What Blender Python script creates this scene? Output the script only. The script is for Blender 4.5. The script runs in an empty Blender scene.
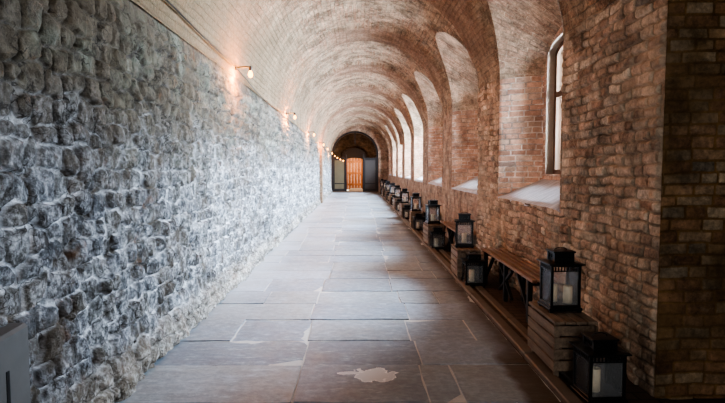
import bpy, bmesh, math, random
import numpy as np
from mathutils import Vector, Matrix
rnd = random.Random(7); NR = np.random.RandomState(11)
scene = bpy.context.scene
C = scene.collection
PI = math.pi

# ------------------------------------------------------------------ helpers
def link(name, me, mat=None, parent=None):
    o = bpy.data.objects.new(name, me); C.objects.link(o)
    if mat is not None: me.materials.append(mat)
    if parent is not None: o.parent = parent
    return o
def obj(name, bm, mat, parent=None, smooth=False):
    me = bpy.data.meshes.new(name)
    bmesh.ops.recalc_face_normals(bm, faces=bm.faces)
    bm.to_mesh(me); bm.free()
    if smooth:
        for p in me.polygons: p.use_smooth = True
    return link(name, me, mat, parent)
def thing(name, label, cat, loc=(0,0,0), rotz=0, group=None):
    o = bpy.data.objects.new(name, None); C.objects.link(o)
    o.empty_display_size = .05
    o.location = loc; o.rotation_euler = (0,0,rotz)
    o['label'] = label; o['category'] = cat
    if group: o['group'] = group
    return o
def tag(o, label, cat, group=None):
    o['label'] = label; o['category'] = cat
    if group: o['group'] = group
    return o
def struct(o):
    o['kind'] = 'structure'; return o
def dup(root, loc, rotz, label, group=None):
    r = root.copy(); C.objects.link(r); r.location = loc; r.rotation_euler = (0,0,rotz)
    r['label'] = label
    if group: r['group'] = group
    for ch in list(root.children):
        c = ch.copy(); C.objects.link(c); c.parent = r
        for g in list(ch.children):
            d = g.copy(); C.objects.link(d); d.parent = c
    return r
def box(bm, x0,x1,y0,y1,z0,z1, bev=0.0):
    r = bmesh.ops.create_cube(bm, size=1.0)
    vs = r['verts']
    for v in vs:
        v.co = Vector(((x0+x1)/2+v.co.x*(x1-x0), (y0+y1)/2+v.co.y*(y1-y0), (z0+z1)/2+v.co.z*(z1-z0)))
    if bev > 0:
        es = list({e for v in vs for e in v.link_edges})
        bmesh.ops.bevel(bm, geom=es, offset=bev, segments=1, affect='EDGES')
def bar(bm, a, b, w, h):
    a = Vector(a); b = Vector(b); d = (b-a); L = d.length
    q = d.to_track_quat('Z','Y').to_matrix().to_4x4()
    r = bmesh.ops.create_cube(bm, size=1.0)
    M = Matrix.Translation((a+b)/2) @ q @ Matrix.Diagonal((w,h,L,1))
    bmesh.ops.transform(bm, matrix=M, verts=r['verts'])
def tube(bm, pts, r, n=8):
    rings=[]
    for i,p in enumerate(pts):
        p=Vector(p)
        d=(Vector(pts[min(i+1,len(pts)-1)])-Vector(pts[max(i-1,0)])).normalized()
        q=d.to_track_quat('Z','Y')
        rings.append([bm.verts.new(p+q@Vector((r*math.cos(2*PI*k/n),r*math.sin(2*PI*k/n),0))) for k in range(n)])
    for a,b in zip(rings,rings[1:]):
        for k in range(n): bm.faces.new((a[k],a[(k+1)%n],b[(k+1)%n],b[k]))
    bm.faces.new(rings[0][::-1]); bm.faces.new(rings[-1])
def lathe(bm, prof, n=16, cx=0, cy=0):
    rings=[[bm.verts.new((cx+r*math.cos(2*PI*k/n),cy+r*math.sin(2*PI*k/n),z)) for k in range(n)] for r,z in prof]
    for a,b in zip(rings,rings[1:]):
        for k in range(n): bm.faces.new((a[k],a[(k+1)%n],b[(k+1)%n],b[k]))
    bm.faces.new(rings[0][::-1]); bm.faces.new(rings[-1])
def grid(name, P, mat, attrs=None, uv=None, keep=None, parent=None):
    nr,nc = P.shape[:2]
    idx = np.arange(nr*nc).reshape(nr,nc)
    q = np.stack([idx[:-1,:-1],idx[:-1,1:],idx[1:,1:],idx[1:,:-1]],-1).reshape(-1,4)
    if keep is not None: q = q[keep.reshape(-1)]
    me = bpy.data.meshes.new(name)
    me.vertices.add(nr*nc); me.vertices.foreach_set('co', P.reshape(-1).astype(np.float32))
    nf=len(q)
    me.loops.add(nf*4); me.loops.foreach_set('vertex_index', q.reshape(-1).astype(np.int32))
    me.polygons.add(nf)
    me.polygons.foreach_set('loop_start', (np.arange(nf)*4).astype(np.int32))
    me.polygons.foreach_set('loop_total', np.full(nf,4,np.int32))
    me.polygons.foreach_set('use_smooth', np.ones(nf,bool))
    me.update(calc_edges=True)
    for k,a in (attrs or {}).items():
        at = me.attributes.new(k,'FLOAT','POINT'); at.data.foreach_set('value', a.reshape(-1).astype(np.float32))
    if uv is not None:
        l = me.uv_layers.new(name='UVMap')
        l.data.foreach_set('uv', uv.reshape(-1,2)[q.reshape(-1)].reshape(-1).astype(np.float32))
    me.validate()
    return link(name, me, mat, parent)
_lat = NR.rand(256,256)
def vnoise(u,v,oct=1):
    out=0; amp=1; tot=0
    for o in range(oct):
        uu=u*2**o+17.3*o; vv=v*2**o+5.1*o
        iu=np.floor(uu).astype(int); iv=np.floor(vv).astype(int)
        fu=uu-iu; fv=vv-iv; fu=fu*fu*(3-2*fu); fv=fv*fv*(3-2*fv)
        g=lambda a,b:_lat[a%256,b%256]
        out=out+amp*((g(iu,iv)*(1-fu)+g(iu+1,iv)*fu)*(1-fv)+(g(iu,iv+1)*(1-fu)+g(iu+1,iv+1)*fu)*fv)
        tot+=amp; amp*=.5
    return out/tot*2-1
def sstep(a,b,x):
    t=np.clip((x-a)/(b-a),0,1); return t*t*(3-2*t)
def masonry(u,v,hr,lr,umax,umin,vmax,wob,wf,edge,seed,bond=None):
    """coursed masonry: returns mask (0 in the joint), per-stone random a, b"""
    R=np.random.RandomState(seed)
    u2=u+wob*vnoise(u*wf,v*wf,2); v2=v+wob*.8*vnoise(u*wf+50,v*wf+31,2)+wob*1.3*vnoise(u*wf*.22+9,v*.4+3)
    cs=[-.3]
    while cs[-1]<vmax+.5: cs.append(cs[-1]+R.uniform(*hr))
    cs=np.array(cs); ci=np.clip(np.searchsorted(cs,v2)-1,0,len(cs)-2)
    mask=np.zeros(u.shape); a=np.zeros(u.shape); b=np.zeros(u.shape)
    for c in range(len(cs)-1):
        js=[umin-1+R.uniform(0,.2)]
        while js[-1]<umax+1: js.append(js[-1]+R.uniform(*lr))
        js=np.array(js); ra=R.rand(len(js)); rb=R.rand(len(js)); tl=R.uniform(-.25,.25,len(js)); sp=R.rand(len(js))
        m=ci==c
        if not m.any(): continue
        uu=u2[m]; vv=v2[m]; h=cs[c+1]-cs[c]
        i=np.clip(np.searchsorted(js,uu+0*vv)-1,0,len(js)-2)
        dl=uu-js[i]; dr=js[i+1]-uu
        db=vv-cs[c]; dt=cs[c+1]-vv
        d=np.minimum(np.minimum(dl,dr),np.minimum(db,dt))
        if bond is None:   # some stones split into two low ones
            s=sp[i]<.28; mid=cs[c]+h*(.4+.3*rb[i])
            d=np.where(s,np.minimum(d,np.abs(vv-mid)),d)
            ra2=np.where(s&(vv>mid),(ra[i]*7.3)%1,ra[i])
        else: ra2=ra[i]
        mask[m]=sstep(edge*.25,edge*1.5,d); a[m]=ra2; b[m]=rb[i]
    return mask,a,b

def rubble(u,v,cw,ch,jit,wob,wf,edge,seed):
    R=np.random.RandomState(seed); N=512
    jx=R.uniform(-jit,jit,(N,N)); jy=R.uniform(-jit*.8,jit*.8,(N,N)); ja=R.rand(N,N); jb=R.rand(N,N); sz=R.uniform(-.16,.22,(N,N))
    u2=u+wob*vnoise(u*wf,v*wf,3); v2=v+wob*vnoise(u*wf+50,v*wf+31,3)
    row=v2/ch; f1=np.full(u.shape,9.); f2=np.full(u.shape,9.); a=np.zeros(u.shape); b=np.zeros(u.shape)
    r0=np.floor(row).astype(int)
    for dr in (-1,0,1):
        rr=r0+dr
        off=((rr*0.37)%1)
        col=u2/cw+off; c0=np.floor(col).astype(int)
        for dc in (-1,0,1,2,-2):
            cc=c0+dc; i=cc%N; j=rr%N
            dx=(cc+.5+jx[i,j]-col); dy=(rr+.5+jy[i,j]-row)
            # rounded-box metric keeps the stones blocky
            d=(np.abs(dx*cw/ch*.72)**5+np.abs(dy)**5)**(1/5)-sz[i,j]
            n=d<f1
            f2=np.where(n,f1,np.minimum(f2,d)); a=np.where(n,ja[i,j],a); b=np.where(n,jb[i,j],b); f1=np.where(n,d,f1)
    d=(f2-f1)*ch*.5
    return sstep(edge*.2,edge*1.5,d),a,b

# ------------------------------------------------------------------ materials
def nmat(name):
    m=bpy.data.materials.new(name); m.use_nodes=True
    n=m.node_tree.nodes; n.clear(); return m,n,m.node_tree.links
class G:
    def __init__(s,name):
        s.m,s.n,s.l=nmat(name)
        s.out=s.n.new('ShaderNodeOutputMaterial'); s.p=s.n.new('ShaderNodeBsdfPrincipled'); s.l.new(s.p.outputs[0],s.out.inputs[0])
    def set(s,sock,v):
        if v is None: return
        if isinstance(v,(int,float)):
            try: sock.default_value=v
            except TypeError: sock.default_value=(v,v,v)
        elif isinstance(v,(tuple,list)):
            t=tuple(v)
            if len(t)==3 and sock.type=='RGBA': t=t+(1,)
            sock.default_value=t
        else: s.l.new(v,sock)
    def geo(s,k='Position'): return s.n.new('ShaderNodeNewGeometry').outputs[k]
    def tc(s,k): return s.n.new('ShaderNodeTexCoord').outputs[k]
    def attr(s,k):
        a=s.n.new('ShaderNodeAttribute'); a.attribute_name=k; return a.outputs['Fac']
    def noise(s,vec,scale,det=4,rough=.6,col=False):
        t=s.n.new('ShaderNodeTexNoise'); s.set(t.inputs['Vector'],vec); t.inputs['Scale'].default_value=scale
        t.inputs['Detail'].default_value=det; t.inputs['Roughness'].default_value=rough
        return t.outputs['Color' if col else 'Fac']
    def vor(s,vec,scale,feat='F1',out='Distance'):
        t=s.n.new('ShaderNodeTexVoronoi'); t.feature=feat; s.set(t.inputs['Vector'],vec); t.inputs['Scale'].default_value=scale
        return t.outputs[out]
    def math(s,op,a,b=None,c=None,clamp=False):
        t=s.n.new('ShaderNodeMath'); t.operation=op; t.use_clamp=clamp
        s.set(t.inputs[0],a); s.set(t.inputs[1],b)
        if c is not None: s.set(t.inputs[2],c)
        return t.outputs[0]
    def vm(s,op,a,b=None):
        t=s.n.new('ShaderNodeVectorMath'); t.operation=op; s.set(t.inputs[0],a); s.set(t.inputs[1],b); return t.outputs[0]
    def mix(s,f,a,b,mode='MIX'):
        t=s.n.new('ShaderNodeMix'); t.data_type='RGBA'; t.blend_type=mode
        s.set(t.inputs[0],f); s.set(t.inputs[6],a); s.set(t.inputs[7],b); return t.outputs[2]
    def ramp(s,f,stops):
        t=s.n.new('ShaderNodeValToRGB'); e=t.color_ramp.elements
        while len(e)<len(stops): e.new(.5)
        for el,(p,c) in zip(e,stops):
            el.position=p; el.color=tuple(c)+(1,) if len(c)==3 else c
        s.set(t.inputs[0],f); return t.outputs[0]
    def rng(s,f,a,b,c=0.,d=1.):
        t=s.n.new('ShaderNodeMapRange'); t.clamp=True; s.set(t.inputs[0],f)
        for i,v in enumerate((a,b,c,d)): t.inputs[i+1].default_value=v
        return t.outputs[0]
    def sep(s,v):
        t=s.n.new('ShaderNodeSeparateXYZ'); s.set(t.inputs[0],v); return t.outputs
    def bump(s,h,strength,dist,nrm=None):
        t=s.n.new('ShaderNodeBump'); s.set(t.inputs['Height'],h); t.inputs['Strength'].default_value=strength
        t.inputs['Distance'].default_value=dist
        if nrm is not None: s.l.new(nrm,t.inputs['Normal'])
        return t.outputs[0]
    def done(s,col,rough=.8,bump=None,metal=0,spec=None):
        s.set(s.p.inputs['Base Color'],col); s.set(s.p.inputs['Roughness'],rough)
        s.p.inputs['Metallic'].default_value=metal
        if spec is not None: s.p.inputs['Specular IOR Level'].default_value=spec
        if bump is not None: s.l.new(bump,s.p.inputs['Normal'])
        return s.m
def simple(name,col,rough=.6,metal=0,nz=.25,sc=30,bmp=.15):
    g=G(name); o=g.tc('Object'); n=g.noise(o,sc,4)
    c=g.mix(g.math('MULTIPLY',n,nz*2),tuple(min(1,x*1.25) for x in col),tuple(x*.45 for x in col))
    return g.done(c,rough,g.bump(n,bmp,.004),metal)

# left wall: rubble stone, whitened below, brown grey above
def m_rubble():
    g=G('rubble_stone'); P=g.geo(); x,y,z=g.sep(P)[:3]
    mask=g.attr('mask'); ra=g.attr('ra'); rb=g.attr('rb')
    stone=g.ramp(ra,[(0,(.11,.12,.13)),(.3,(.20,.21,.23)),(.6,(.31,.32,.34)),(.85,(.19,.175,.155)),(1,(.38,.39,.40))])
    n1=g.noise(P,5,6,.65); n2=g.noise(P,28,6,.7); n3=g.noise(P,1.1,4,.6)
    stone=g.mix(g.rng(n2,.35,.7),g.mix(.5,stone,(.03,.03,.03)),stone)
    # brown tint high up and near the viewer
    hi=g.rng(g.math('ADD',z,g.math('MULTIPLY',n3,.9)),1.65,2.45)
    stone=g.mix(g.math('MULTIPLY',hi,.85),stone,g.mix(n1,(.075,.058,.038),(.23,.185,.125)))
    stone=g.mix(g.rng(ra,.35,.2,0,.3),stone,(.13,.10,.07))
    grn=g.math('MULTIPLY',hi,g.rng(g.noise(P,2.1,4),.5,.66)); stone=g.mix(g.math('MULTIPLY',grn,.5),stone,(.22,.25,.20))
    mort=g.mix(hi,(.74,.76,.80),(.17,.15,.12))
    mort=g.mix(g.rng(g.noise(P,3.2,5,.7),.46,.58),mort,(.17,.15,.13))
    fac=g.math('ADD',mask,g.math('MULTIPLY',g.math('SUBTRACT',n2,.5),.55),clamp=True)
    col=g.mix(g.rng(fac,.15,.62),mort,stone)
    # lime bloom
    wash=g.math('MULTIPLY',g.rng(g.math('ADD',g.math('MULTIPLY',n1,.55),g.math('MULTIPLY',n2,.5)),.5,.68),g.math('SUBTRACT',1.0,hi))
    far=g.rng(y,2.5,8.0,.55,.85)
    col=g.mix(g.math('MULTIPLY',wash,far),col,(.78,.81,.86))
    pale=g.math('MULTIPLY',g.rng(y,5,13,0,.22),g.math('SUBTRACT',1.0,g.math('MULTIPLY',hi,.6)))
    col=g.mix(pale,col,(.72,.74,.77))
    # foot of the wall: pale beige rendered rubble
    foot=g.rng(g.math('ADD',z,g.math('MULTIPLY',n1,.12)),.40,.22)
    fcol=g.ramp(n2,[(.25,(.12,.085,.055)),(.48,(.40,.36,.31)),(.7,(.62,.60,.57))])
    col=g.mix(g.math('MULTIPLY',foot,.8),col,fcol)
    dv=g.vm('ADD',P,g.vm('MULTIPLY',g.noise(P,8,3,.6,True),(.12,.12,.12)))
    cr=g.vor(dv,13,'DISTANCE_TO_EDGE')
    col=g.mix(g.math('MULTIPLY',g.rng(cr,.05,.015),g.rng(g.noise(P,6,3),.48,.56,0,.75)),col,(.035,.03,.027))
    ct=g.rng(g.noise(P,7,8,.78),.36,.66,.42,1.45); cc_=g.n.new('ShaderNodeCombineXYZ')
    for i in range(3): g.l.new(ct,cc_.inputs[i])
    col=g.mix(1.0,col,cc_.outputs[0],'MULTIPLY')
    nf=g.noise(g.vm('MULTIPLY',P,(1,.22,1.3)),6,6,.75)
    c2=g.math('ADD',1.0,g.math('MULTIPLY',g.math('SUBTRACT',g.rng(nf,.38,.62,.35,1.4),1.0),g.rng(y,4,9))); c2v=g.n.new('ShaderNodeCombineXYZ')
    for i in range(3): g.l.new(c2,c2v.inputs[i])
    col=g.mix(1.0,col,c2v.outputs[0],'MULTIPLY')
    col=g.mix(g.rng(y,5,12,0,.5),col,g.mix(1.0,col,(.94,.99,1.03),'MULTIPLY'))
    brn=g.math('MULTIPLY',g.rng(g.noise(P,1.7,5,.7),.48,.62),g.rng(y,12,4,.15,.55)); col=g.mix(brn,col,(.15,.115,.08))
    # deep gaps
    gap=g.rng(g.noise(P,9,3,.5),.64,.72); col=g.mix(g.math('MULTIPLY',gap,g.rng(mask,.9,.2)),col,(.03,.022,.018))
    rust=g.math('MULTIPLY',g.rng(g.noise(P,3.3,3),.66,.74),.7); col=g.mix(rust,col,(.17,.09,.05))
    h=g.math('ADD',g.math('MULTIPLY',n2,.7),g.noise(P,75,4,.7))
    return g.done(col,.86,g.bump(h,.8,.02),spec=.25)
def brick_cols(g,ra,P,tone):
    t=tone
    c=g.ramp(ra,[(0,(.20*t,.125*t,.085*t)),(.3,(.34*t,.215*t,.15*t)),(.6,(.42*t,.31*t,.23*t)),(.82,(.30*t,.245*t,.19*t)),(.93,(.52*t,.43*t,.34*t)),(1,(.15*t,.14*t,.13*t))])
    return c
def m_brick(name,tone=1.,mort=(.40,.33,.26),plaster=.35,pcol=(.46,.37,.29),attr=False,pink=0.,bumpd=.02,sooty=0.,bs=1.,sat=.8,ribc=False,dark=.5,lo=.5,tint=(1.05,1.0,.88)):
    g=G(name); P=g.geo()
    n1=g.noise(P,4,5,.65); n2=g.noise(P,32,5,.7); n0=g.noise(P,.9,4,.6)
    if attr:
        mask=g.attr('mask'); ra=g.attr('ra')
    else:
        uv=g.tc('UV')
        w=g.vm('MULTIPLY',g.vm('SUBTRACT',g.noise(P,7,3,.6,True),(.5,.5,.5)),(.05,.05,0))
        v=g.vm('ADD',uv,w)
        b=g.n.new('ShaderNodeTexBrick'); g.set(b.inputs['Vector'],v); b.inputs['Scale'].default_value=1
        b.inputs['Brick Width'].default_value=.235*bs; b.inputs['Row Height'].default_value=.078*bs
        b.inputs['Mortar Size'].default_value=.009; b.inputs['Mortar Smooth'].default_value=.6
        b.inputs['Color1'].default_value=(0,0,0,1); b.inputs['Color2'].default_value=(1,1,1,1); b.inputs['Mortar'].default_value=(.5,.5,.5,1)
        mask=g.math('SUBTRACT',1.0,b.outputs['Fac']); ra=g.sep(b.outputs['Color'])[0]
        ra=g.math('ADD',g.math('MULTIPLY',ra,.7),g.math('MULTIPLY',n1,.35),clamp=True)
    col=brick_cols(g,ra,P,tone)
    if pink: col=g.mix(pink,col,g.mix(n1,(.50,.33,.28),(.66,.50,.43)))
    col=g.mix(g.math('MULTIPLY',g.rng(n2,.62,.35),dark),col,(.04,.028,.02))
    fac=g.math('ADD',mask,g.math('MULTIPLY',g.math('SUBTRACT',n2,.5),.7),clamp=True)
    col=g.mix(g.rng(fac,.25,.7),g.mix(g.rng(n1,.45,.6),mort,tuple(x*.35 for x in mort)),col)
    pl=g.math('MULTIPLY',g.rng(g.math('ADD',g.math('MULTIPLY',n0,.6),g.math('MULTIPLY',n1,.4)),.47,.6),plaster)
    col=g.mix(pl,col,pcol)
    if 'far' in name: col=g.mix(g.rng(g.noise(P,5,5,.8),.42,.58,.45,0),col,(.30,.17,.125))
    wh=g.math('MULTIPLY',g.rng(g.noise(P,6.5,6,.75),.6,.72),.45 if pink else .12); col=g.mix(wh,col,(.72,.70,.68))
    if sooty: col=g.mix(g.math('MULTIPLY',g.rng(n0,.42,.62),sooty),col,(.05,.04,.032))
    ct=g.rng(g.noise(P,2.6,9,.8),.38,.64,lo,1.5); cc_=g.n.new('ShaderNodeCombineXYZ')
    for i in range(3): g.l.new(ct,cc_.inputs[i])
    col=g.mix(1.0,col,cc_.outputs[0],'MULTIPLY')
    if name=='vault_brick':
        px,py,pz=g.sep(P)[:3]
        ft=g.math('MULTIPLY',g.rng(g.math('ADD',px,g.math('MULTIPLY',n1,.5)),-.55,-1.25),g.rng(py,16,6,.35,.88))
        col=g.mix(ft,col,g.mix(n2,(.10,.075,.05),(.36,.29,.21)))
    if ribc: col=g.mix(g.math('MULTIPLY',g.attr('rib'),.75),col,g.mix(n2,(.10,.055,.04),(.34,.20,.145)))
    hs=g.n.new('ShaderNodeHueSaturation'); hs.inputs['Saturation'].default_value=sat; g.l.new(col,hs.inputs['Color']); col=g.mix(1.0,hs.outputs[0],tint,'MULTIPLY')
    h=g.math('ADD',g.math('MULTIPLY',mask,1.0 if not attr else .0),g.math('ADD',g.math('MULTIPLY',n2,.7),g.math('MULTIPLY',n1,.9)))
    return g.done(col,.88,g.bump(h,.8,bumpd),spec=.2)
def m_flag():
    g=G('flagstone'); P=g.geo(); ra=g.attr('ra')
    x,y,z=g.sep(P)[:3]
    base=g.ramp(ra,[(0,(.26,.295,.335)),(.35,(.345,.385,.43)),(.6,(.38,.395,.40)),(.8,(.31,.355,.415)),(1,(.44,.485,.54))])
    n1=g.noise(P,2.2,6,.65); n2=g.noise(P,14,6,.7); n3=g.noise(g.vm('MULTIPLY',P,(1,2.6,1)),5,6,.7)
    col=g.mix(g.rng(n1,.45,.7),base,g.mix(.45,base,(.36,.34,.30)))
    col=g.mix(g.math('MULTIPLY',g.rng(n3,.54,.68),.55),col,(.62,.66,.70))
    col=g.mix(g.math('MULTIPLY',g.rng(g.noise(P,.8,5,.7),.5,.62),.5),col,g.mix(.5,col,(.15,.145,.135)))
    col=g.mix(g.math('MULTIPLY',g.rng(n2,.62,.42),.25),col,(.08,.075,.07))
    # dust of lime along the foot of the stone wall
    d=g.rng(g.math('ADD',x,g.math('MULTIPLY',n2,.5)),-.85,-1.35); col=g.mix(g.math('MULTIPLY',d,g.rng(y,5,8,0,.6)),col,(.62,.64,.67))
    col=g.mix(1.0,col,(.93,1.02,1.08),'MULTIPLY')
    # brown band along the kerb, and brown earth at the near right corner
    e=g.math('MULTIPLY',g.rng(g.math('ADD',x,g.math('MULTIPLY',n1,.2)),1.18,1.36),.8); col=g.mix(e,col,(.10,.07,.045))
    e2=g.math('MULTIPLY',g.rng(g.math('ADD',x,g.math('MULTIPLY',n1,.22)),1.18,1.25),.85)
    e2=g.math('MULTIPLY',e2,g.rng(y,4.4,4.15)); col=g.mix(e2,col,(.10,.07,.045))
    # the pale worn patch near the front
    dx=g.math('DIVIDE',g.math('SUBTRACT',x,.13),.155); dy=g.math('DIVIDE',g.math('SUBTRACT',y,3.83),.13)
    dx2=g.math('DIVIDE',g.math('SUBTRACT',x,-.04),.12); dy2=g.math('DIVIDE',g.math('SUBTRACT',y,3.86),.03)
    r1=g.math('ADD',g.math('MULTIPLY',dx,dx),g.math('MULTIPLY',dy,dy)); r2=g.math('ADD',g.math('MULTIPLY',dx2,dx2),g.math('MULTIPLY',dy2,dy2))
    r=g.math('ADD',g.math('MINIMUM',r1,r2),g.math('MULTIPLY',g.math('SUBTRACT',g.noise(P,11,4,.6),.5),3.2))
    col=g.mix(g.rng(r,1.05,.95),col,g.mix(g.rng(r,.75,.95),(.62,.66,.68),(.95,.96,.97)))
    h=g.math('ADD',g.math('MULTIPLY',n1,1.2),g.math('ADD',g.math('MULTIPLY',n3,.6),g.math('MULTIPLY',n2,.3)))
    rough=g.rng(n3,.3,.7,.42,.68)
    return g.done(col,rough,g.bump(h,.45,.015),spec=.42)
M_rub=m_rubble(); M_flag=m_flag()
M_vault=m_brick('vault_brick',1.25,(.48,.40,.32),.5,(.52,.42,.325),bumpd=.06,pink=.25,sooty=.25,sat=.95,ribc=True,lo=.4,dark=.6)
M_pier=m_brick('pier_brick',1.45,(.36,.285,.21),.75,(.40,.30,.21),attr=True,bumpd=.012,sat=.72,dark=.45,lo=.5,tint=(1.05,.98,.88))
M_pierfar=m_brick('pier_brick_far',1.15,(.36,.28,.21),.5,(.42,.32,.23),bumpd=.02,sat=.72,dark=.45,lo=.5,tint=(1.05,.98,.88))
M_rev=m_brick('reveal_brick',1.7,(.74,.68,.62),.2,(.66,.55,.47),attr=True,pink=.35,sat=1.0,dark=.2,lo=.8,tint=(1,.97,.93),bumpd=.012)
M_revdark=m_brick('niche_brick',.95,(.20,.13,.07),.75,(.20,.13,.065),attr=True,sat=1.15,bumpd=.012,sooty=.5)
M_revfar=m_brick('reveal_brick_far',1.7,(.72,.66,.60),.3,(.66,.54,.45),pink=.4,sat=1.05,dark=.2,lo=.75,tint=(1,.97,.93),bumpd=.015)
M_soff=m_brick('soffit_plaster',1.4,(.56,.47,.38),.7,(.60,.49,.39),pink=.3,bumpd=.02)
M_end=m_brick('end_brick',.45,(.14,.12,.10),.3,(.16,.14,.12),bumpd=.02,sooty=.5)
M_mort=simple('joint_mortar',(.55,.55,.53),.95,sc=40)
def m_earth():
    g=G('brown_brick_ground'); P=g.geo(); b=g.n.new('ShaderNodeTexBrick'); g.set(b.inputs['Vector'],P)
    b.inputs['Scale'].default_value=1; b.inputs['Brick Width'].default_value=.23; b.inputs['Row Height'].default_value=.11
    b.inputs['Mortar Size'].default_value=.008
    b.inputs['Color1'].default_value=(.075,.05,.034,1); b.inputs['Color2'].default_value=(.13,.085,.055,1); b.inputs['Mortar'].default_value=(.03,.022,.016,1)
    n=g.noise(P,14,5,.7)
    return g.done(g.mix(g.math('MULTIPLY',n,.6),b.outputs['Color'],(.05,.035,.025)),.75,g.bump(g.math('ADD',n,b.outputs['Fac']),.5,.01))
M_earth=m_earth()
M_kerb=simple('kerb_stone',(.15,.115,.085),.6,sc=9,nz=.35,bmp=.6)
def m_wood(name,c1,c2,rough=.55,axis=1):
    g=G(name); o=g.tc('Object'); k=[14,14,14]; k[axis]=1.0
    n=g.noise(g.vm('MULTIPLY',o,tuple(k)),2.2,5,.65); n2=g.noise(o,4,3)
    c=g.mix(g.rng(n,.3,.7),c1,c2); c=g.mix(g.math('MULTIPLY',g.rng(n2,.4,.7),.4),c,tuple(x*.5 for x in c1))
    return g.done(c,rough,g.bump(n,.35,.004))
M_crate=m_wood('crate_board',(.13,.09,.06),(.32,.235,.165),.65)
M_bench=m_wood('bench_slat',(.18,.10,.07),(.40,.25,.18),.34)
M_wframe=m_wood('window_oak',(.09,.05,.03),(.22,.13,.08),.5,2)
M_jamb=simple('dark_brown_lining',(.50,.42,.33),.75,sc=12,nz=.3)
M_door=m_wood('door_oak',(.50,.20,.08),(.78,.38,.17),.5,0)
M_olive=simple('olive_panel',(.13,.115,.07),.5,sc=3,nz=.3)
M_iron=simple('black_iron',(.012,.013,.014),.42,.0,sc=25)
M_lan=simple('lantern_metal',(.020,.022,.024),.34,.5,sc=40)
M_lan2=simple('lantern_gallery',(.16,.16,.165),.4,.2)
M_wax=simple('candle_wax',(.80,.68,.48),.5,sc=8,nz=.12)
M_wick=simple('wick',(.01,.01,.01),.9)
M_sill=None
def m_sill():
    g=G('pale_slate_sill'); P=g.geo(); n=g.noise(g.vm('MULTIPLY',P,(1,4,1)),5,6,.7)
    return g.done(g.ramp(n,[(.3,(.28,.29,.31)),(.5,(.47,.48,.51)),(.7,(.70,.71,.73))]),.5,g.bump(n,.5,.015))
M_sill=m_sill()
M_slab=simple('smooth_grey_stone',(.15,.15,.148),.8,sc=6,nz=.3,bmp=.4)
M_step=simple('pale_step',(.75,.74,.72),.6,sc=8,nz=.1)
def m_glass(name,dirt=.12,tint=(1,1,1)):
    m,n,l=nmat(name)
    o=n.new('ShaderNodeOutputMaterial'); t=n.new('ShaderNodeBsdfTransparent'); gl=n.new('ShaderNodeBsdfGlossy'); d=n.new('ShaderNodeBsdfDiffuse')
    tr=n.new('ShaderNodeBsdfTranslucent'); a=n.new('ShaderNodeAddShader')
    t.inputs[0].default_value=tint+(1,); gl.inputs['Roughness'].default_value=.05
    d.inputs[0].default_value=(.40,.42,.43,1); tr.inputs[0].default_value=(.45,.46,.46,1)
    f=n.new('ShaderNodeFresnel'); f.inputs[0].default_value=1.35
    m1=n.new('ShaderNodeMixShader'); m2=n.new('ShaderNodeMixShader')
    l.new(d.outputs[0],a.inputs[0]); l.new(tr.outputs[0],a.inputs[1])
    no=n.new('ShaderNodeTexNoise'); no.inputs['Scale'].default_value=14; mr=n.new('ShaderNodeMapRange')
    tcn=n.new('ShaderNodeTexCoord'); l.new(tcn.outputs['Object'],no.inputs['Vector'])
    l.new(no.outputs['Fac'],mr.inputs[0]); mr.inputs[3].default_value=dirt*.4; mr.inputs[4].default_value=dirt*1.6
    l.new(mr.outputs[0],m1.inputs[0]); l.new(t.outputs[0],m1.inputs[1]); l.new(a.outputs[0],m1.inputs[2])
    l.new(f.outputs[0],m2.inputs[0]); l.new(m1.outputs[0],m2.inputs[1]); l.new(gl.outputs[0],m2.inputs[2])
    l.new(m2.outputs[0],o.inputs[0]); return m
M_pane=m_glass('lantern_glass',.13); M_wglass=m_glass('window_glass',.04)
def m_emit(name,col,s):
    m,n,l=nmat(name); o=n.new('ShaderNodeOutputMaterial'); e=n.new('ShaderNodeEmission')
    e.inputs[0].default_value=col+(1,); e.inputs[1].default_value=s; l.new(e.outputs[0],o.inputs[0]); return m
M_bulb=m_emit('glowing_bulb',(1,.42,.07),7)

# ------------------------------------------------------------------ layout of the corridor
XL,XR,XO = -1.59,1.95,2.45          # stone wall, pier faces, window wall
CX,R = .18,1.77
Y0,Y1 = -3.5,33.4
def zs(y): return 2.68-.012*np.maximum(0,np.asarray(y,float)-8)
BAYS=[(-2.9,-.5),(1.0,3.42)]+[(7.4+3.65*k-(2.26 if k==0 else 2.4),7.4+3.65*k) for k in range(8)]
NICHE=1
SILL=1.10

# left wall ---------------------------------------------------------
ys=[Y0]
while ys[-1]<Y1: ys.append(ys[-1]+float(np.clip(.0085*(max(ys[-1],1.5)/2.6)**1.8,.0085,.12) if ys[-1]>1.2 else .06))
ys=np.array(ys); ys[-1]=Y1
tt=np.linspace(0,1,300)
Yg,Tg=np.meshgrid(ys,tt); Zg=Tg*(zs(Yg)+.02)
mask,ra,rb=rubble(Yg,Zg,.165,.135,.27,.034,9,.011,5)
lump=vnoise(Yg*1.3,Zg*1.3,3)*.03+vnoise(Yg*9,Zg*9,5)*.034
foot=sstep(.42,.05,Zg)*.05*(1+.5*vnoise(Yg*3,Zg*3))
top=1-sstep(.93,1.,Tg)
D=(mask**.7*(.014+.03*rb)+lump)*top+foot-.02
Pg=np.stack([XL+D,Yg,Zg],-1)
struct(grid('wall_left',Pg[:, ::-1],M_rub,{'mask':mask[:, ::-1],'ra':ra[:, ::-1],'rb':rb[:, ::-1]}))

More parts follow.
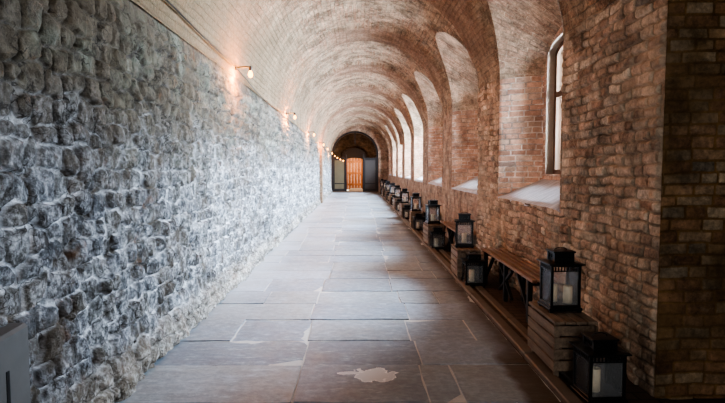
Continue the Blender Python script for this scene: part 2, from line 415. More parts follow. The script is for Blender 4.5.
# vault --------------------------------------------------------------
def lun(y):   # height of the window lunette above the springing, or 0
    h=np.zeros_like(y)
    for a,b in BAYS:
        c=(a+b)/2; hw=(b-a)/2
        t=np.clip(1-((y-c)/hw)**2,0,1); h=np.maximum(h,1.25*np.sqrt(t))
    return h
vy=[Y0]
edges=sorted([e for ab in BAYS for e in ab])
samp=np.concatenate([np.linspace(Y0,Y1,420)]+[(a+b)/2+(b-a)/2*np.cos(np.linspace(0,PI,33)) for a,b in BAYS])
vy=np.unique(np.round(samp,4))
NT=72
th0=np.arcsin(np.clip(lun(vy)/R,0,.95))
S,Yv=np.meshgrid(np.linspace(0,1,NT),vy,indexing='ij')
TH=th0[None,:]+(PI-th0[None,:])*S
def RV(Yv,TH,full=False):
    rib=np.zeros_like(Yv)
    for k in range(-2,9):
        c=8.025+3.65*k
        rib=np.maximum(rib,sstep(.64,.54,np.abs(Yv-c)))
    rib=rib*.085*sstep(2.9,1.7,TH)
    far=sstep(.4,.3,np.abs(Yv-23.2))*.11        # the one brick arch that runs right round
    rib=rib*sstep(0.,.4,TH)
    if full: return sstep(.02,.09,np.maximum(rib*.75,far))
    return R-np.maximum(rib,far)+.02*vnoise(Yv*.8,TH*1.5,2)*np.sin(TH)+.008*vnoise(Yv*6,TH*9,3)
Rr=RV(Yv,TH)
Z=zs(Yv)
Pv=np.stack([CX+Rr*np.cos(TH),Yv,Z+Rr*np.sin(TH)],-1)
UV=np.stack([Yv,TH*R],-1)
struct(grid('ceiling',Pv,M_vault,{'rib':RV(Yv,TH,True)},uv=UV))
bm=bmesh.new(); uvl=bm.loops.layers.uv.new('UVMap'); box(bm,XL-.05,XL+.115,22.88,23.52,0,float(zs(23.2))+.02,.01)
for f in bm.faces:
    for lp in f.loops: lp[uvl].uv=(lp.vert.co.x+lp.vert.co.y,lp.vert.co.z)
struct(obj('trim_5',bm,m_brick('pilaster_brick',.9,(.30,.20,.15),.2,(.3,.2,.15),pink=0)))

# lunette soffits, reveals, window walls -----------------------------
def arch_prof(a,b,crown,z0,zsp,n=25,nside=7):
    c=(a+b)/2; hw=(b-a)/2; pts=[]
    for k in range(nside): pts.append((a,z0+(zsp-z0)*k/nside))
    for k in range(n):
        ph=PI-PI*k/(n-1); pts.append((c+hw*math.cos(ph),zsp+crown*math.sin(ph)))
    for k in range(nside): pts.append((b,zsp-(zsp-z0)*(k+1)/nside))
    return pts
def bump_xy(P,axis,amp,f=6):
    n=vnoise(P[...,(axis+1)%3]*f+P[...,axis],P[...,(axis+2)%3]*f,3)
    P[...,axis]+=amp*n; return P
def reveal(name,y_in,y_out,x_in,x_out,z0,z1,mat,sgn,res,attr):
    nx=max(3,int((x_out-x_in)/res)); nz=max(3,int((z1-z0)/res))
    T,Zz=np.meshgrid(np.linspace(0,1,nx),np.linspace(z0,z1,nz))
    X=x_in+(x_out-x_in)*T; Yy=y_in+(y_out-y_in)*T
    at={}
    if attr:
        m,a_,b_=masonry(X,Zz,(.07,.082),(.11,.24),4,0,3.2,.010,6,.009,int(y_in*10)+3,bond=1)
        e=sstep(0,.06,T)*.9+.1
        Yy=Yy+sgn*e*(m*(.006+.012*b_)+.014*vnoise(X*5,Zz*5,3))
        at={'mask':m,'ra':a_,'rb':b_}
    P=np.stack([X,Yy,Zz],-1)
    return struct(grid(name,P,mat,at,uv=np.stack([X,Zz],-1)))
for bi,(a,b) in enumerate(BAYS):
    c=(a+b)/2; hw=(b-a)/2; z=float(zs(c)); spl=.27; CO=.55
    niche=bi==NICHE; xo=2.62 if niche else XO; sp=0 if niche else spl; co=1.25 if niche else CO
    ph=np.linspace(0,PI,33)
    s,PH=np.meshgrid(np.linspace(0,1,10),ph)
    yy=c+hw*np.cos(PH); hz=1.25*np.sin(PH)
    zb=float(zs(c))+0*yy
    tb=np.arcsin(np.clip(hz/R,0,.95)); xb=CX+RV(yy,tb)*np.cos(tb)-.012
    X=xb+(xo-xb)*s; hw2=hw-sp*s; cr=1.25+(co-1.25)*s
    P=np.stack([X,c+hw2*np.cos(PH),z+cr*np.sin(PH)],-1)
    P[...,2]=np.where(s==0,zs(P[...,1])+hz,P[...,2])
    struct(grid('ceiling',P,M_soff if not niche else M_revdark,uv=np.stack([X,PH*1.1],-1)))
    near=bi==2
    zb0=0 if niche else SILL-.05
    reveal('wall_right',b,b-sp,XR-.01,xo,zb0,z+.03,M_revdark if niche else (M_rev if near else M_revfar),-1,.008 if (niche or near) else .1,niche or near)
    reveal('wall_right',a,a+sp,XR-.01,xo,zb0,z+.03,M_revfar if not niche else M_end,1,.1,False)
    if niche:
        P=np.array([[[xo,a,0],[xo,b,0]],[[xo,a,4.1],[xo,b,4.1]]],float)
        struct(grid('wall_right',P,M_end,uv=P[...,1:]))
        continue
    # window wall with an arched opening
    zb=1.36
    outer=arch_prof(a+sp,b-sp,CO,zb-.1,z)
    inner=arch_prof(c-.75,c+.75,.17,zb+.06,z+.27)
    bm=bmesh.new(); L=[]
    for (pts,x) in ((outer,XO),(inner,XO),(inner,XO+.22)):
        L.append([bm.verts.new((x,p[0],p[1])) for p in pts])
    uvl=bm.loops.layers.uv.new('UVMap')
    A,B=L[0],L[1]
    for k in range(len(A)-1): bm.faces.new((A[k],A[k+1],B[k+1],B[k]))
    bm.faces.new((L[0][0],L[1][0],L[1][-1],L[0][-1]))
    for v in L[2]: bm.verts.remove(v)
    bj=bmesh.new(); J=[[bj.verts.new((x,p[0],p[1])) for p in inner] for x in (XO,XO+.22)]
    for k in range(len(inner)): bj.faces.new((J[0][k],J[0][(k+1)%len(inner)],J[1][(k+1)%len(inner)],J[1][k]))
    struct(obj('window_lining',bj,M_jamb))
    for f in bm.faces:
        for lp in f.loops: lp[uvl].uv=(lp.vert.co.y+lp.vert.co.x,lp.vert.co.z)
    struct(obj('wall_right',bm,M_revfar))
    # the window itself
    w=struct(thing('window_%d'%(bi+1 if bi<NICHE else bi),'','',(XO+.1,c,0))); del w['label']; del w['category']
    bm=bmesh.new(); pr=arch_prof(-.76,.76,.18,zb+.05,z+.27); pi=arch_prof(-.68,.68,.14,zb+.12,z+.24)
    V=[[bm.verts.new((x,p[0],p[1])) for p in q] for q,x in ((pr,0),(pi,0),(pi,.07),(pr,.07))]
    n=len(pr)
    for i in range(4):
        A=V[i];B=V[(i+1)%4]
        for k in range(n): bm.faces.new((A[k],A[(k+1)%n],B[(k+1)%n],B[k]))
    struct(obj('window_frame',bm,M_wframe,w))
    bm=bmesh.new(); box(bm,.0,.06,-.03,.03,zb+.1,z+.38,.006); struct(obj('mullion',bm,M_wframe,w))
    bm=bmesh.new(); box(bm,.0,.055,-.7,.7,2.40,2.47,.006); struct(obj('transom',bm,M_wframe,w))
    bm=bmesh.new(); vs=[bm.verts.new((.035,p[0],p[1])) for p in arch_prof(-.70,.70,.15,zb+.1,z+.25)]; bm.faces.new(vs)
    struct(obj('window_pane',bm,M_wglass,w))
    bm=bmesh.new()
    nx,ny=8,14
    T,U=np.meshgrid(np.linspace(0,1,nx),np.linspace(0,1,ny))
    X=XR-.015+(XO+.05-XR+.015)*T; Yy=a+sp*T+(b-a-2*sp*T)*U; Zz=SILL+(zb+.02-SILL)*T+.012*vnoise(X*7,Yy*5,2)
    P=np.stack([X,Yy,Zz],-1)
    g_=struct(grid('window_sill',P,M_sill,parent=w)); g_.matrix_parent_inverse=Matrix.Translation((-(XO+.1),-c,0))
    md=g_.modifiers.new('t','SOLIDIFY'); md.thickness=.05; md.offset=-1

# right wall, near part in relief, far part flatter ---------------------
def rwall(y0,y1,res_fn,mat,attr,nz0,nz1):
    ys=[y0]
    while ys[-1]<y1: ys.append(ys[-1]+res_fn(ys[-1]))
    ys=np.array(ys); ys[-1]=y1
    ed=[e for ab in BAYS for e in ab if y0<e<y1]
    for e in ed: ys[np.argmin(abs(ys-e))]=e
    t=np.concatenate([np.linspace(0,SILL,nz0),SILL+np.linspace(0,1,nz1)[1:]])
    Yy,T=np.meshgrid(ys,t)
    Zz=np.where(T<=SILL,T,SILL+(T-SILL)*(zs(Yy)+.07-SILL))
    X=np.full_like(Yy,XR); at={}
    if attr:
        m,ra_,rb_=masonry(Yy,Zz,(.07,.083),(.10,.24),12,-4,3.2,.024,6,.010,21,bond=1)
        hole=sstep(.30,.55,vnoise(Yy*1.9+3,Zz*1.9,3)+.35*(rb_-.5))     # eroded patches
        D=m*(.010+.022*rb_)+.034*vnoise(Yy*2.4,Zz*2.4,5)-.035*hole*(.4+rb_)
        ef=np.ones_like(Yy)
        for e in ed: ef=np.minimum(ef,sstep(0,.05,np.abs(Yy-e)))
        X=X-(D*ef); at={'mask':m*(1-.5*hole),'ra':ra_,'rb':rb_}
    yc=(ys[1:]+ys[:-1])/2; keep=np.ones((len(t)-1,len(ys)-1),bool)
    for i,(a,b) in enumerate(BAYS):
        inb=(yc>a)&(yc<b)
        if i==NICHE: keep[:,inb]=False
        else: keep[nz0-1:,inb]=False
    P=np.stack([X,Yy,Zz],-1)
    return struct(grid('wall_right',P,mat,at,uv=np.stack([Yy,Zz],-1),keep=keep))
rwall(2.9,8.65,lambda y:.0075 if y<5.2 else .011,M_pier,True,120,150)
rwall(8.65,Y1,lambda y:.25,M_pierfar,False,4,6)
rwall(Y0,2.9,lambda y:.2,M_pierfar,False,4,6)
# unseen shell added outside to block light leaking through the seams
bm=bmesh.new(); xs0,xs1=XO+.20,XO+.23
box(bm,xs0,xs1,Y0-.3,Y1,-.1,1.40); box(bm,xs0,xs1,Y0-.3,Y1,3.2,4.9); box(bm,XL-.6,xs1,Y0-.3,Y1+3,4.85,4.95)
box(bm,XL-.4,XL-.25,Y0-.3,Y1+3,-.1,4.9)
cc=[(a+b)/2 for a,b in BAYS if (a,b)!=BAYS[NICHE]]; e=[Y0-.3]
for c in cc: e+= [c-.78,c+.78]
e.append(Y1+.2)
for k in range(0,len(e),2): box(bm,xs0,xs1,e[k],e[k+1],1.40,3.2)
struct(obj('leak_shell',bm,M_end))
# back wall behind the camera
P=np.array([[[XL-.1,Y0,0],[XR+.1,Y0,0]],[[XL-.1,Y0,4.6],[XR+.1,Y0,4.6]]],float)
struct(grid('wall_back',P,M_end,uv=P[...,[0,2]]))

# floor ---------------------------------------------------------------
bm=bmesh.new(); lay=bm.verts.layers.float.new('ra')
rows=[-3.4,-2.6,-1.8,-1.1,-.3,.5,1.3,2.0,2.7,3.38,4.05,4.63,5.28]
while rows[-1]<33.3: rows.append(rows[-1]+rnd.uniform(.55,.85))
rows[-1]=33.35
XK=1.32
fix={3.38:[-.42,.47,.70],4.05:[-.42,.50],4.63:[-1.1,-.44,.47,1.05]}
for i in range(len(rows)-1):
    y0,y1=rows[i],rows[i+1]
    if y0 in fix: js=fix[y0]
    else: js=[rnd.uniform(-1.25,-1.0) if rnd.random()<.6 else None,-.42+rnd.uniform(-.06,.06),.48+rnd.uniform(-.06,.06),rnd.uniform(.85,1.1) if rnd.random()<.5 else None]
    js=[XL-.05]+[j for j in js if j is not None]+[XK]
    for x0,x1 in zip(js,js[1:]):
        g_=.007; hgt=rnd.uniform(-.004,.004); r_=rnd.random()
        nx=max(2,int((x1-x0)/.12)); ny=max(2,int((y1-y0)/.12))
        jit=[rnd.uniform(-.006,.006) for _ in range(8)]
        tx,ty=rnd.uniform(-.004,.004),rnd.uniform(-.004,.004)
        V=[]
        for jj in range(ny+1):
            row=[]
            for ii in range(nx+1):
                u=ii/nx; v=jj/ny
                e=(ii in(0,nx)) or (jj in(0,ny))
                X=x0+g_+(x1-x0-2*g_)*u; Y=y0+g_+(y1-y0-2*g_)*v
                X+=rnd.uniform(-.004,.004) if ii in(0,nx) else 0; Y+=rnd.uniform(-.004,.004) if jj in(0,ny) else 0
                z_=hgt+tx*(u-.5)+ty*(v-.5)+(0 if not e else -.004)+.0025*math.sin(X*9+Y*7)
                vv=bm.verts.new((X,Y,z_)); vv[lay]=r_; row.append(vv)
            V.append(row)
        for jj in range(ny):
            for ii in range(nx): bm.faces.new((V[jj][ii],V[jj][ii+1],V[jj+1][ii+1],V[jj+1][ii]))
        ring=V[0]+[r[-1] for r in V[1:-1]]+V[-1][::-1]+[r[0] for r in V[1:-1][::-1]]
        low=[]
        for q in ring:
            vv=bm.verts.new((q.co.x,q.co.y,-.03)); vv[lay]=0.1; low.append(vv)
        for k in range(len(ring)): bm.faces.new((ring[k],low[k],low[(k+1)%len(ring)],ring[(k+1)%len(ring)]))
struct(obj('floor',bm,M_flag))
bm=bmesh.new(); box(bm,XL-.1,XK,Y0,36.2,-.1,-.009); struct(obj('floor',bm,M_mort))
bm=bmesh.new(); box(bm,XK,2.9,Y0,Y1,-.1,-.004); struct(obj('floor',bm,M_earth))
def kerb(name,x0,x1,z1,L):
    bm=bmesh.new(); y=-3.4
    while y<33.2:
        l=rnd.uniform(*L); box(bm,x0+rnd.uniform(-.004,.004),x1,y+.004,min(y+l-.004,33.3),-.02,z1+rnd.uniform(-.004,.004),.008); y+=l
    return struct(obj(name,bm,M_kerb))
kerb('trim_1',XK+.005,XK+.10,.035,(.8,1.3)); kerb('trim_2',XK+.17,XK+.25,.02,(.9,1.6))

# end of the corridor ---------------------------------------------------
zE=float(zs(Y1))
out=arch_prof(XL-.05,XR+.05,R+.05,0,zE); inn=arch_prof(-1.57,1.33,1.45,0,2.34)
bm=bmesh.new(); uvl=bm.loops.layers.uv.new('UVMap')
A=[bm.verts.new((p[0],Y1,p[1])) for p in out]; B=[bm.verts.new((p[0],Y1,p[1])) for p in inn]; B2=[bm.verts.new((p[0],Y1+.25,p[1])) for p in inn]
for U,V in ((A,B),(B,B2)):
    for k in range(len(U)-1): bm.faces.new((U[k],U[k+1],V[k+1],V[k]))
for f in bm.faces:
    for lp in f.loops: lp[uvl].uv=(lp.vert.co.x+lp.vert.co.y,lp.vert.co.z)
struct(obj('wall_end',bm,M_pierfar))
# passage behind the screen
YP=35.9
ph=arch_prof(-1.57,1.33,1.45,0,2.34)
P=np.array([[[p[0],y,p[1]] for p in ph] for y in np.linspace(Y1+.25,YP,5)],float)
uu=np.array([[ [y,k*.18] for k in range(len(ph))] for y in np.linspace(Y1+.25,YP,5)])
struct(grid('ceiling',P,m_brick('passage_brick',1.3,(.45,.44,.42),.75,(.42,.41,.39),bumpd=.02),uv=uu))
inn2=arch_prof(-.68,.36,.10,0,2.06)
bm=bmesh.new(); uvl=bm.loops.layers.uv.new('UVMap')
A=[bm.verts.new((p[0],YP,p[1])) for p in ph]; B=[bm.verts.new((p[0],YP,p[1])) for p in inn2]; B2=[bm.verts.new((p[0],YP+.3,p[1])) for p in inn2]
for U,V in ((A,B),(B,B2)):
    for k in range(len(U)-1): bm.faces.new((U[k],U[k+1],V[k+1],V[k]))
for f in bm.faces:
    for lp in f.loops: lp[uvl].uv=(lp.vert.co.x+lp.vert.co.y,lp.vert.co.z)
struct(obj('wall_end',bm,M_end))
# arched hood of dark stone round the door
bm=bmesh.new(); o1=arch_prof(-1.02,.66,.62,1.95,2.2,nside=2); o2=arch_prof(-.70,.38,.12,1.95,2.06,nside=2)
V=[[bm.verts.new((p[0],y,p[1])) for p in q] for q,y in ((o1,YP),(o1,YP-.12),(o2,YP-.12),(o2,YP))]
for i in range(3):
    for k in range(len(o1)-1): bm.faces.new((V[i][k],V[i][k+1],V[i+1][k+1],V[i+1][k]))
for i in (0,-1): bm.faces.new((V[0][i],V[1][i],V[2][i],V[3][i]))
struct(obj('trim_3',bm,M_iron))
# orange door
d=struct(thing('door_1','','',(-.18,YP+.05,0))); del d['label']; del d['category']
bm=bmesh.new()
for k in range(6): box(bm,-.60+k*.2,-.60+k*.2+.192,0,.05,.06,2.36,.006)
struct(obj('door_leaf',bm,M_door,d))
bm=bmesh.new()
for zz in (.35,1.1,1.85): box(bm,-.58,.58,-.03,.0,zz,zz+.12,.006)
struct(obj('door_ledge',bm,M_door,d))
bm=bmesh.new(); lathe(bm,[(.03,-.03),(.035,0),(.02,.03)],10); bmesh.ops.transform(bm,matrix=Matrix.Translation((.42,-.06,1.05))@Matrix.Rotation(PI/2,4,'X'),verts=bm.verts)
struct(obj('door_handle',bm,M_iron,d))
bm=bmesh.new(); box(bm,-.55,.40,YP-.75,YP-.1,-.01,.10,.015); box(bm,-.45,.34,YP-.40,YP-.1,.10,.17,.01); tag(obj('door_step',bm,M_step),'pale stone step in front of the orange wooden door','step')
bm=bmesh.new(); box(bm,XL+.02,1.34,Y1-.12,Y1+.2,-.01,.05,.01); struct(obj('trim_4',bm,M_kerb))
# black screen of the end arch
sc=thing('arched_screen','black arched iron screen with open centre closing the far end of the corridor','screen',(-.12,Y1+.08,.05))
bm=bmesh.new(); a1=arch_prof(-1.44,1.44,1.44,0,2.28); a2=arch_prof(-1.33,1.33,1.33,0,2.28)
V=[[bm.verts.new((p[0],y,p[1])) for p in q] for q,y in ((a1,-.04),(a2,-.04),(a2,.04),(a1,.04))]
for i in range(4):
    U=V[i];W=V[(i+1)%4]
    for k in range(len(a1)-1): bm.faces.new((U[k],U[k+1],W[k+1],W[k]))
for i in (0,-1): bm.faces.new((V[0][i],V[1][i],V[2][i],V[3][i]))
obj('arch_frame',bm,M_iron,sc)
for x in (-.56,.52):
    bm=bmesh.new(); box(bm,x-.04,x+.04,-.04,.04,0,2.30,.008); obj('post',bm,M_iron,sc)
bm=bmesh.new(); box(bm,-.03,.03,-.03,.03,2.9,3.62,.006); obj('crown_bar',bm,M_iron,sc)
bm=bmesh.new(); box(bm,-1.34,-.55,-.03,.03,2.0,2.09,.006); obj('top_rail',bm,M_iron,sc); bm=bmesh.new(); box(bm,.52,1.34,-.03,.03,2.0,2.09,.006); obj('top_rail',bm,M_iron,sc)
def leaf(x0,x1,mat,nm):
    bm=bmesh.new(); box(bm,x0+.06,x1-.06,-.012,.012,.1,1.95); l=obj('leaf_panel',bm,mat,sc); l['label']=nm
    bm=bmesh.new()
    for q in ((x0,x0+.07,.0,2.0),(x1-.07,x1,.0,2.0),(x0+.07,x1-.07,.0,.16),(x0+.07,x1-.07,.46,.52),(x0+.07,x1-.07,1.93,2.0)):
        box(bm,q[0],q[1],-.025,.025,q[2],q[3],.004)
    obj('leaf_frame',bm,M_iron,l)
leaf(-1.33,-.60,M_olive,'olive grey leaf panel'); leaf(.56,1.33,simple('dark_panel',(.045,.042,.04),.5),'dark leaf panel')

# smooth stone block at the left edge ------------------------------------
bt=thing('stone_block','smooth grey upright stone block with a dark slot at the foot of the rubble wall','block',(-1.58,2.13,0))
bm=bmesh.new()
box(bm,-.04,.065,-.42,.345,0,.79,.015)
for v in bm.verts:
    if v.co.z>.7: v.co.z-=.05*(v.co.y<0)
obj('block_body',bm,M_slab,bt)
bm=bmesh.new(); box(bm,.060,.068,.165,.185,0.05,.62); obj('slot',bm,M_iron,bt)

# ------------------------------------------------------------------ benches
def make_bench(label,y0):
    L=2.1; t=thing('slatted_bench',label,'bench',(1.765,y0+L/2,0),0,'slatted benches along the brick wall')
    for k in range(4):
        bm=bmesh.new(); x=-.118+k*.074; box(bm,x,x+.050,-L/2,L/2,.415,.445,.006); obj('seat_slat',bm,M_bench,t)
    for y in (-L/2+.16,-.05,L/2-.16):
        bm=bmesh.new()
        box(bm,-.115,-.07,y-.03,y+.03,0,.415,.004); box(bm,.09,.13,y-.03,y+.03,0,.415,.004); box(bm,-.115,.13,y-.03,y+.03,.365,.415,.004)
        obj('leg_frame',bm,M_iron,t)
    for y,s in ((-L/2+.16,1),(L/2-.16,-1)):
        bm=bmesh.new(); bar(bm,(-.09,y+s*.02,.10),(-.09,y+s*.38,.40),.03,.03); obj('brace',bm,M_iron,t); bm=bmesh.new(); bar(bm,(.11,y+s*.02,.10),(.11,y+s*.38,.40),.03,.03); obj('brace',bm,M_iron,t)
    bm=bmesh.new(); bar(bm,(-.09,-.30,.08),(-.09,.2,.39),.03,.03); bar(bm,(-.09,.2,.08),(-.09,-.30,.39),.03,.03); obj('cross_brace',bm,M_iron,t)
    return t
ORD=['nearest','second','third','fourth','fifth','sixth','seventh','eighth','ninth','farthest']
bench=make_bench('nearest brown slatted bench, below the nearest window sill',5.0)
for k in range(1,8):
    dup(bench,(1.765,5.0+3.65*k+1.05,0),0,('%s brown slatted bench from the camera along the brick wall'%ORD[k]) if k<7 else 'farthest brown slatted bench, beside the end arch')

# ------------------------------------------------------------------ crates, lanterns, candles
def make_crate(label,loc,rot):
    W,L,H=.31,.58,.405; t=thing('wooden_crate',label,'crate',loc,rot,'wooden crates along the kerb')
    zb=.0; n=4; hh=(H-.05-.02)/n
    for s in (-1,1):
        bm=bmesh.new()
        for k in range(n):
            z=.04+k*hh; x=s*(W/2-.008); box(bm,x-.008,x+.008,-L/2,L/2,z+.006,z+hh-.006,.003)
        obj('side_panel',bm,M_crate,t)
        bm=bmesh.new()
        for k in range(n):
            z=.04+k*hh; y=s*(L/2-.024); box(bm,-W/2+.018,W/2-.018,y-.008,y+.008,z+.006,z+hh-.006,.003)
        obj('end_panel',bm,M_crate,t)
    bm=bmesh.new()
    for k in range(4):
        w=W/4; box(bm,-W/2+k*w+.003,-W/2+(k+1)*w-.003,-L/2,L/2,H-.022,H,.003)
    obj('top_panel',bm,M_crate,t)
    for sx in (-1,1):
        for sy in (-1,1):
            bm=bmesh.new(); x=sx*(W/2-.036); y=sy*(L/2-.052); box(bm,x-.018,x+.018,y-.018,y+.018,0,H-.022,.003); obj('corner_post',bm,M_crate,t)
    return t
def make_lantern(label,loc,rot,w,h):
    t=thing('candle_lantern',label,'lantern',loc,rot,'black metal lanterns along the kerb')
    b=w/2; zt=h*.765
    bm=bmesh.new(); box(bm,-b,b,-b,b,.015,.035,.004); box(bm,-b+.01,b-.01,-b+.01,b-.01,.035,.055,.003)
    for sx in (-1,1):
        for sy in (-1,1): box(bm,sx*(b-.018)-.012,sx*(b-.018)+.012,sy*(b-.018)-.012,sy*(b-.018)+.012,0,.016)
    obj('base',bm,M_lan,t)
    q=b-.022
    for sx in (-1,1):
        for sy in (-1,1):
            bm=bmesh.new(); box(bm,sx*q-.010,sx*q+.010,sy*q-.010,sy*q+.010,.05,zt,.002); obj('corner_post',bm,M_lan,t)
    for ax in (0,1):
        for s in (-1,1):
            bm=bmesh.new()
            if ax: box(bm,s*q-.0015,s*q+.0015,-q+.009,q-.009,.055,zt-.035)
            else: box(bm,-q+.009,q-.009,s*q-.0015,s*q+.0015,.055,zt-.035)
            obj('pane',bm,M_pane,t)
    bm=bmesh.new()   # pierced gallery
    for ax in (0,1):
        for s in (-1,1):
            for z0,z1 in ((zt-.046,zt-.038),(zt-.010,zt)):
                if ax: box(bm,s*(q+.006)-.004,s*(q+.006)+.004,-q-.01,q+.01,z0,z1)
                else: box(bm,-q-.01,q+.01,s*(q+.006)-.004,s*(q+.006)+.004,z0,z1)
            n=9
            for k in range(n+1):
                v=-q+2*q*k/n
                if ax: box(bm,s*(q+.006)-.003,s*(q+.006)+.003,v-.004,v+.004,zt-.038,zt-.010)
                else: box(bm,v-.004,v+.004,s*(q+.006)-.003,s*(q+.006)+.003,zt-.038,zt-.010)
    obj('gallery',bm,M_lan,t)
    bm=bmesh.new(); pr=[(b+.002,zt),(b+.010,zt+.004),(b+.010,zt+.012),(b*.62,zt+.020),(b*.56,zt+.024)]
    prev=None
    for r_,z in pr:
        ring=[bm.verts.new((sx*r_,sy*r_,z)) for sx,sy in ((-1,-1),(1,-1),(1,1),(-1,1))]
        if prev:
            for k in range(4): bm.faces.new((prev[k],prev[(k+1)%4],ring[(k+1)%4],ring[k]))
        else: bm.faces.new(ring[::-1])
        prev=ring
    bm.faces.new(prev); obj('roof',bm,M_lan,t)
    c=b*.50; z0=zt+.020; z1=h*.955
    bm=bmesh.new()
    for sx in (-1,1):
        for sy in (-1,1): box(bm,sx*c-.012,sx*c+.012,sy*c-.012,sy*c+.012,z0,z1)
    box(bm,-c-.004,c+.004,-c-.004,c+.004,z0,z0+.02); box(bm,-c-.004,c+.004,-c-.004,c+.004,z1-.018,z1)
    for s in (-1,1):
        for v in (-.33,.33):
            box(bm,v*c-.006,v*c+.006,s*c-.004,s*c+.004,z0,z1); box(bm,s*c-.004,s*c+.004,v*c-.006,v*c+.006,z0,z1)
    box(bm,-c*.8,c*.8,-c*.8,c*.8,z0,z1)
    obj('chimney',bm,M_lan,t)
    bm=bmesh.new(); box(bm,-c-.022,c+.022,-c-.022,c+.022,z1,z1+.012,.003); obj('cap',bm,M_lan,t)
    bm=bmesh.new(); pts=[(c*.75*math.cos(a),.0,z1+.010+.022*math.sin(a)) for a in np.linspace(0,PI,9)]; tube(bm,pts,.0035,6); obj('handle',bm,M_lan,t)
    return t
def make_candle(label,loc,r,h):
    t=thing('pillar_candle',label,'candle',loc,0,'cream candles inside the lanterns')
    bm=bmesh.new(); lathe(bm,[(r,0),(r,h*.5),(r,h-.006),(r-.004,h),(r*.7,h-.004),(.001,h-.008)],18); obj('wax_body',bm,M_wax,t,True)
    bm=bmesh.new(); tube(bm,[(0,0,h-.01),(.002,0,h+.006),(.006,0,h+.014)],.0016,5); obj('wick',bm,M_wick,t)
    return t
# (far/near depth of the crate centre, rotation)
stacks=[3.98,7.28,10.35,13.35,16.3,19.3,22.1,25.2,28.1,31.0]
cr=None; LA=None; LB=None; CA=None; CB=None
for i,y in enumerate(stacks):
    o=ORD[i]; far_=i>2
    jx=0 if i<2 else rnd.uniform(-.03,.03); jr=0 if i==0 else rnd.uniform(-.05,.05)
    xc=(1.53 if i==0 else 1.475)+jx*.5; zc=.025
    lab='%s slatted wooden crate from the camera beside the kerb, carrying a lantern'%o
    if i==9: lab='farthest slatted wooden crate, nearest to the end arch'
    if cr is None: cr=make_crate(lab,(xc,y,zc),jr)
    else: dup(cr,(xc,y,zc),jr,lab)
    # lantern on the crate
    lx,ly,lz=xc+(.01 if i==0 else -.015),y+(.06 if i==0 else .02),zc+.405
    if i==0: lz=zc+.405
    lr=0.03 if i==0 else rnd.uniform(-.15,.15)
    lab='black metal lantern standing on top of the %s crate'%(o+' wooden' if i in(0,9) else o)
    if LA is None: LA=make_lantern(lab,(lx,ly,lz),lr,.25,.46)
    else: dup(LA,(lx,ly,lz),lr,lab)
    lab='cream candle inside the lantern on top of the %s crate'%o
    if CA is None:
        CA=make_candle('tall cream candle at the left inside the lantern on top of the nearest crate',(lx-.045,ly+.02,lz+.055),.034,.13)
        dup(CA,(lx+.05,ly-.03,lz+.055),0,'cream candle at the right inside the lantern on top of the nearest crate')
    else: dup(CA,(lx,ly,lz+.055),0,lab)
    # lantern on the ground in front
    gx,gy,gz=xc+.02,y-(.29+.165+.02),.0
    if i==0: gx=1.575; gy=3.43
    else: gx=xc+.01; gy=y-.46
    gz=.0
    lab='black lantern standing on the ground in front of the %s crate'%o
    if i==0: lab='large dark lantern on the ground at the bottom right, in front of the nearest crate'
    lr=.05 if i==0 else rnd.uniform(-.12,.12)
    if LB is None: LB=make_lantern(lab,(gx,gy,gz),lr,.262,.42)
    else: dup(LB,(gx,gy,gz),lr,lab)
    lab='cream candle inside the ground lantern in front of the %s crate'%o
    if CB is None: CB=make_candle(lab,(gx-.03,gy-.01,gz+.055),.036,.15)
    else: dup(CB,(gx-.02,gy,gz+.055),0,lab)

# ------------------------------------------------------------------ wall lamps and wiring
lampP=[(7.05,2.74),(12.2,2.66),(17.6,2.60),(22.6,2.49),(25.6,2.42),(30.3,2.34)]
def make_lamp(label,loc):
    t=thing('wall_lamp',label,'lamp',loc,0,'bare bulbs on brackets along the stone wall')
    bm=bmesh.new(); bm2=bmesh.new()
    lathe(bm,[(.035,0),(.035,.012),(.02,.018)],12); bmesh.ops.transform(bm,matrix=Matrix.Translation((-.19,0,.07))@Matrix.Rotation(PI/2,4,'Y'),verts=bm.verts); obj('wall_plate',bm,M_iron,t)
    tube(bm2,[(-.19,0,.07),(-.06,0,.078),(.02,0,.072)],.010,8); obj('bracket',bm2,M_iron,t)
    bm=bmesh.new(); lathe(bm,[(.018,.03),(.02,.045),(.02,.08),(.012,.088)],12); obj('socket',bm,M_iron,t)
    bm=bmesh.new(); lathe(bm,[(.003,-.062),(.022,-.05),(.032,-.025),(.028,.0),(.016,.022),(.014,.032)],14); obj('bulb',bm,M_bulb,t,True)
    return t
lamp=make_lamp('nearest glowing bulb on its black bracket high on the stone wall',(-1.37,lampP[0][0],lampP[0][1]-.02))
for i,(y,z) in enumerate(lampP):
    if i: dup(lamp,(-1.39,y,z-.01),0,['','second','third','fourth','fifth','sixth'][i]+' glowing wall bulb from the camera along the stone wall')
    ld=bpy.data.lights.new('bulb_light','POINT'); ld.energy=65 if i<3 else 45; ld.color=(1,.30,.045); ld.shadow_soft_size=.04
    lo=bpy.data.objects.new('bulb_light',ld); lo.location=(-1.46,y,z-.10); C.objects.link(lo)
strP=[(-1.36,33.15,2.24),(-1.20,33.15,2.13),(-1.02,33.15,2.03),(-.84,33.15,1.95)]
sb=None
for i,p in enumerate(strP):
    lab='small glowing bulb %s on the drooping string across the end screen'%(['leftmost','second from the left','third from the left','nearest the orange door'][i])
    bm=bmesh.new(); lathe(bm,[(.004,-.05),(.03,-.03),(.035,-.005),(.015,.03)],10)
    t=thing('string_bulb',lab,'bulb',p,0,'string bulbs across the end screen'); obj('bulb',bm,M_bulb,t,True)
    bm=bmesh.new(); lathe(bm,[(.016,.028),(.018,.06),(.006,.07),(.004,.092)],8); obj('socket',bm,M_iron,t)
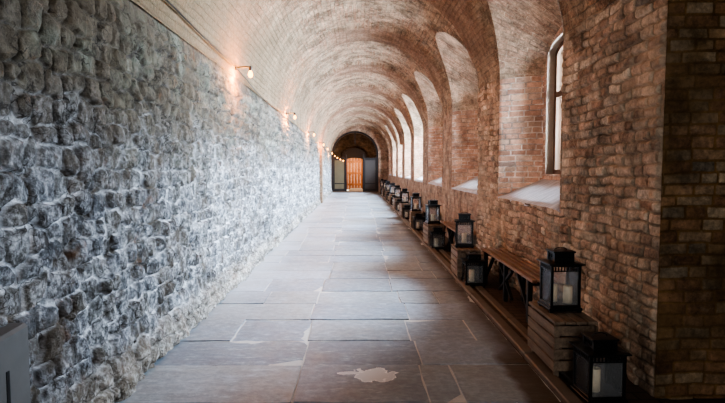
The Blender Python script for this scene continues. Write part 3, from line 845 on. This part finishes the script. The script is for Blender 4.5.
ld=bpy.data.lights.new('door_fill','POINT'); ld.energy=30; ld.color=(1,.62,.34); ld.shadow_soft_size=.1  # added fill light on the orange door; not one of the string bulbs
lo=bpy.data.objects.new('door_fill',ld); lo.location=(-.25,34.9,1.7); C.objects.link(lo)
bm=bmesh.new(); tube(bm,[(-1.46,33.15,2.42)]+[(p[0],p[1],p[2]+.10) for p in strP]+[(-.56,33.2,2.08)],.006,6); tag(obj('festoon_wire',bm,M_iron),'thin dark wire carrying the string bulbs across the end screen','wire')
bm=bmesh.new(); pts=[]
for y in np.linspace(-3.3,6.9,30): pts.append((XL+.045,y,2.90-.03*max(0,(y-3))+.006*math.sin(y*3)))
pts.append((XL+.06,7.05,2.80)); tube(bm,pts,.009,6); tag(obj('wall_cable',bm,M_iron),'thin dark cable running along the top of the stone wall to the nearest lamp','cable')
bm=bmesh.new(); pts=[(XL+.025,7.05,2.80)]
for (ya,za),(yb,zb_) in zip(lampP,lampP[1:]):
    for k in range(1,9):
        s=k/8; pts.append((XL+.04,ya+(yb-ya)*s,za+.07+(zb_-za)*s-.14*4*s*(1-s)))
tube(bm,pts,.006,6); tag(obj('lamp_cable',bm,M_iron),'thin cable sagging from lamp to lamp along the stone wall','cable')

# ------------------------------------------------------------------ light
w=bpy.data.worlds.new('World'); scene.world=w; w.use_nodes=True
bg=w.node_tree.nodes['Background']; bg.inputs[0].default_value=(1.0,.93,.80,1); bg.inputs[1].default_value=1.6
for i,(a,b) in enumerate(BAYS):
    if i==NICHE: continue
    c=(a+b)/2
    ld=bpy.data.lights.new('window_daylight','AREA'); ld.shape='RECTANGLE'; ld.size=1.5; ld.size_y=1.8
    ld.energy=(560 if i>=2 else 230)*(1 if i<3 else 1.15); ld.color=(.70,.84,1.0); ld.spread=math.radians(178)
    lo=bpy.data.objects.new('window_daylight',ld); C.objects.link(lo)
    lo.location=(XO+.42,c,2.42)
    lo.rotation_euler=Vector((-1,0,-.30)).to_track_quat('-Z','Y').to_euler()

ld=bpy.data.lights.new('back_fill','AREA'); ld.shape='RECTANGLE'; ld.size=2.4; ld.size_y=2.6; ld.energy=80; ld.color=(.96,.97,1)  # added fill light behind the camera; the wall there has no doorway
lo=bpy.data.objects.new('back_fill',ld); C.objects.link(lo); lo.location=(.1,-3.3,2.2); lo.rotation_euler=(-PI/2+PI,0,0)
# ------------------------------------------------------------------ camera
F=540.0
cd=bpy.data.cameras.new('Camera'); cam=bpy.data.objects.new('Camera',cd); C.objects.link(cam)
cd.sensor_width=36; cd.lens=36*F/725; cd.clip_start=.05; cd.clip_end=200
pitch=math.atan((201.5-168)/F); yaw=math.atan((362.5-357)/F)
cam.location=(0,0,1.5)
cam.rotation_euler=(PI/2-pitch,0,-yaw)
scene.camera=cam
scene.view_settings.view_transform='AgX'
try: scene.view_settings.look='AgX - High Contrast'
except Exception: pass
scene.view_settings.exposure=0.62
scene.cycles.max_bounces=8; scene.cycles.diffuse_bounces=5; scene.cycles.transparent_max_bounces=16
scene.cycles.sample_clamp_indirect=6
scene.cycles.use_denoising=True
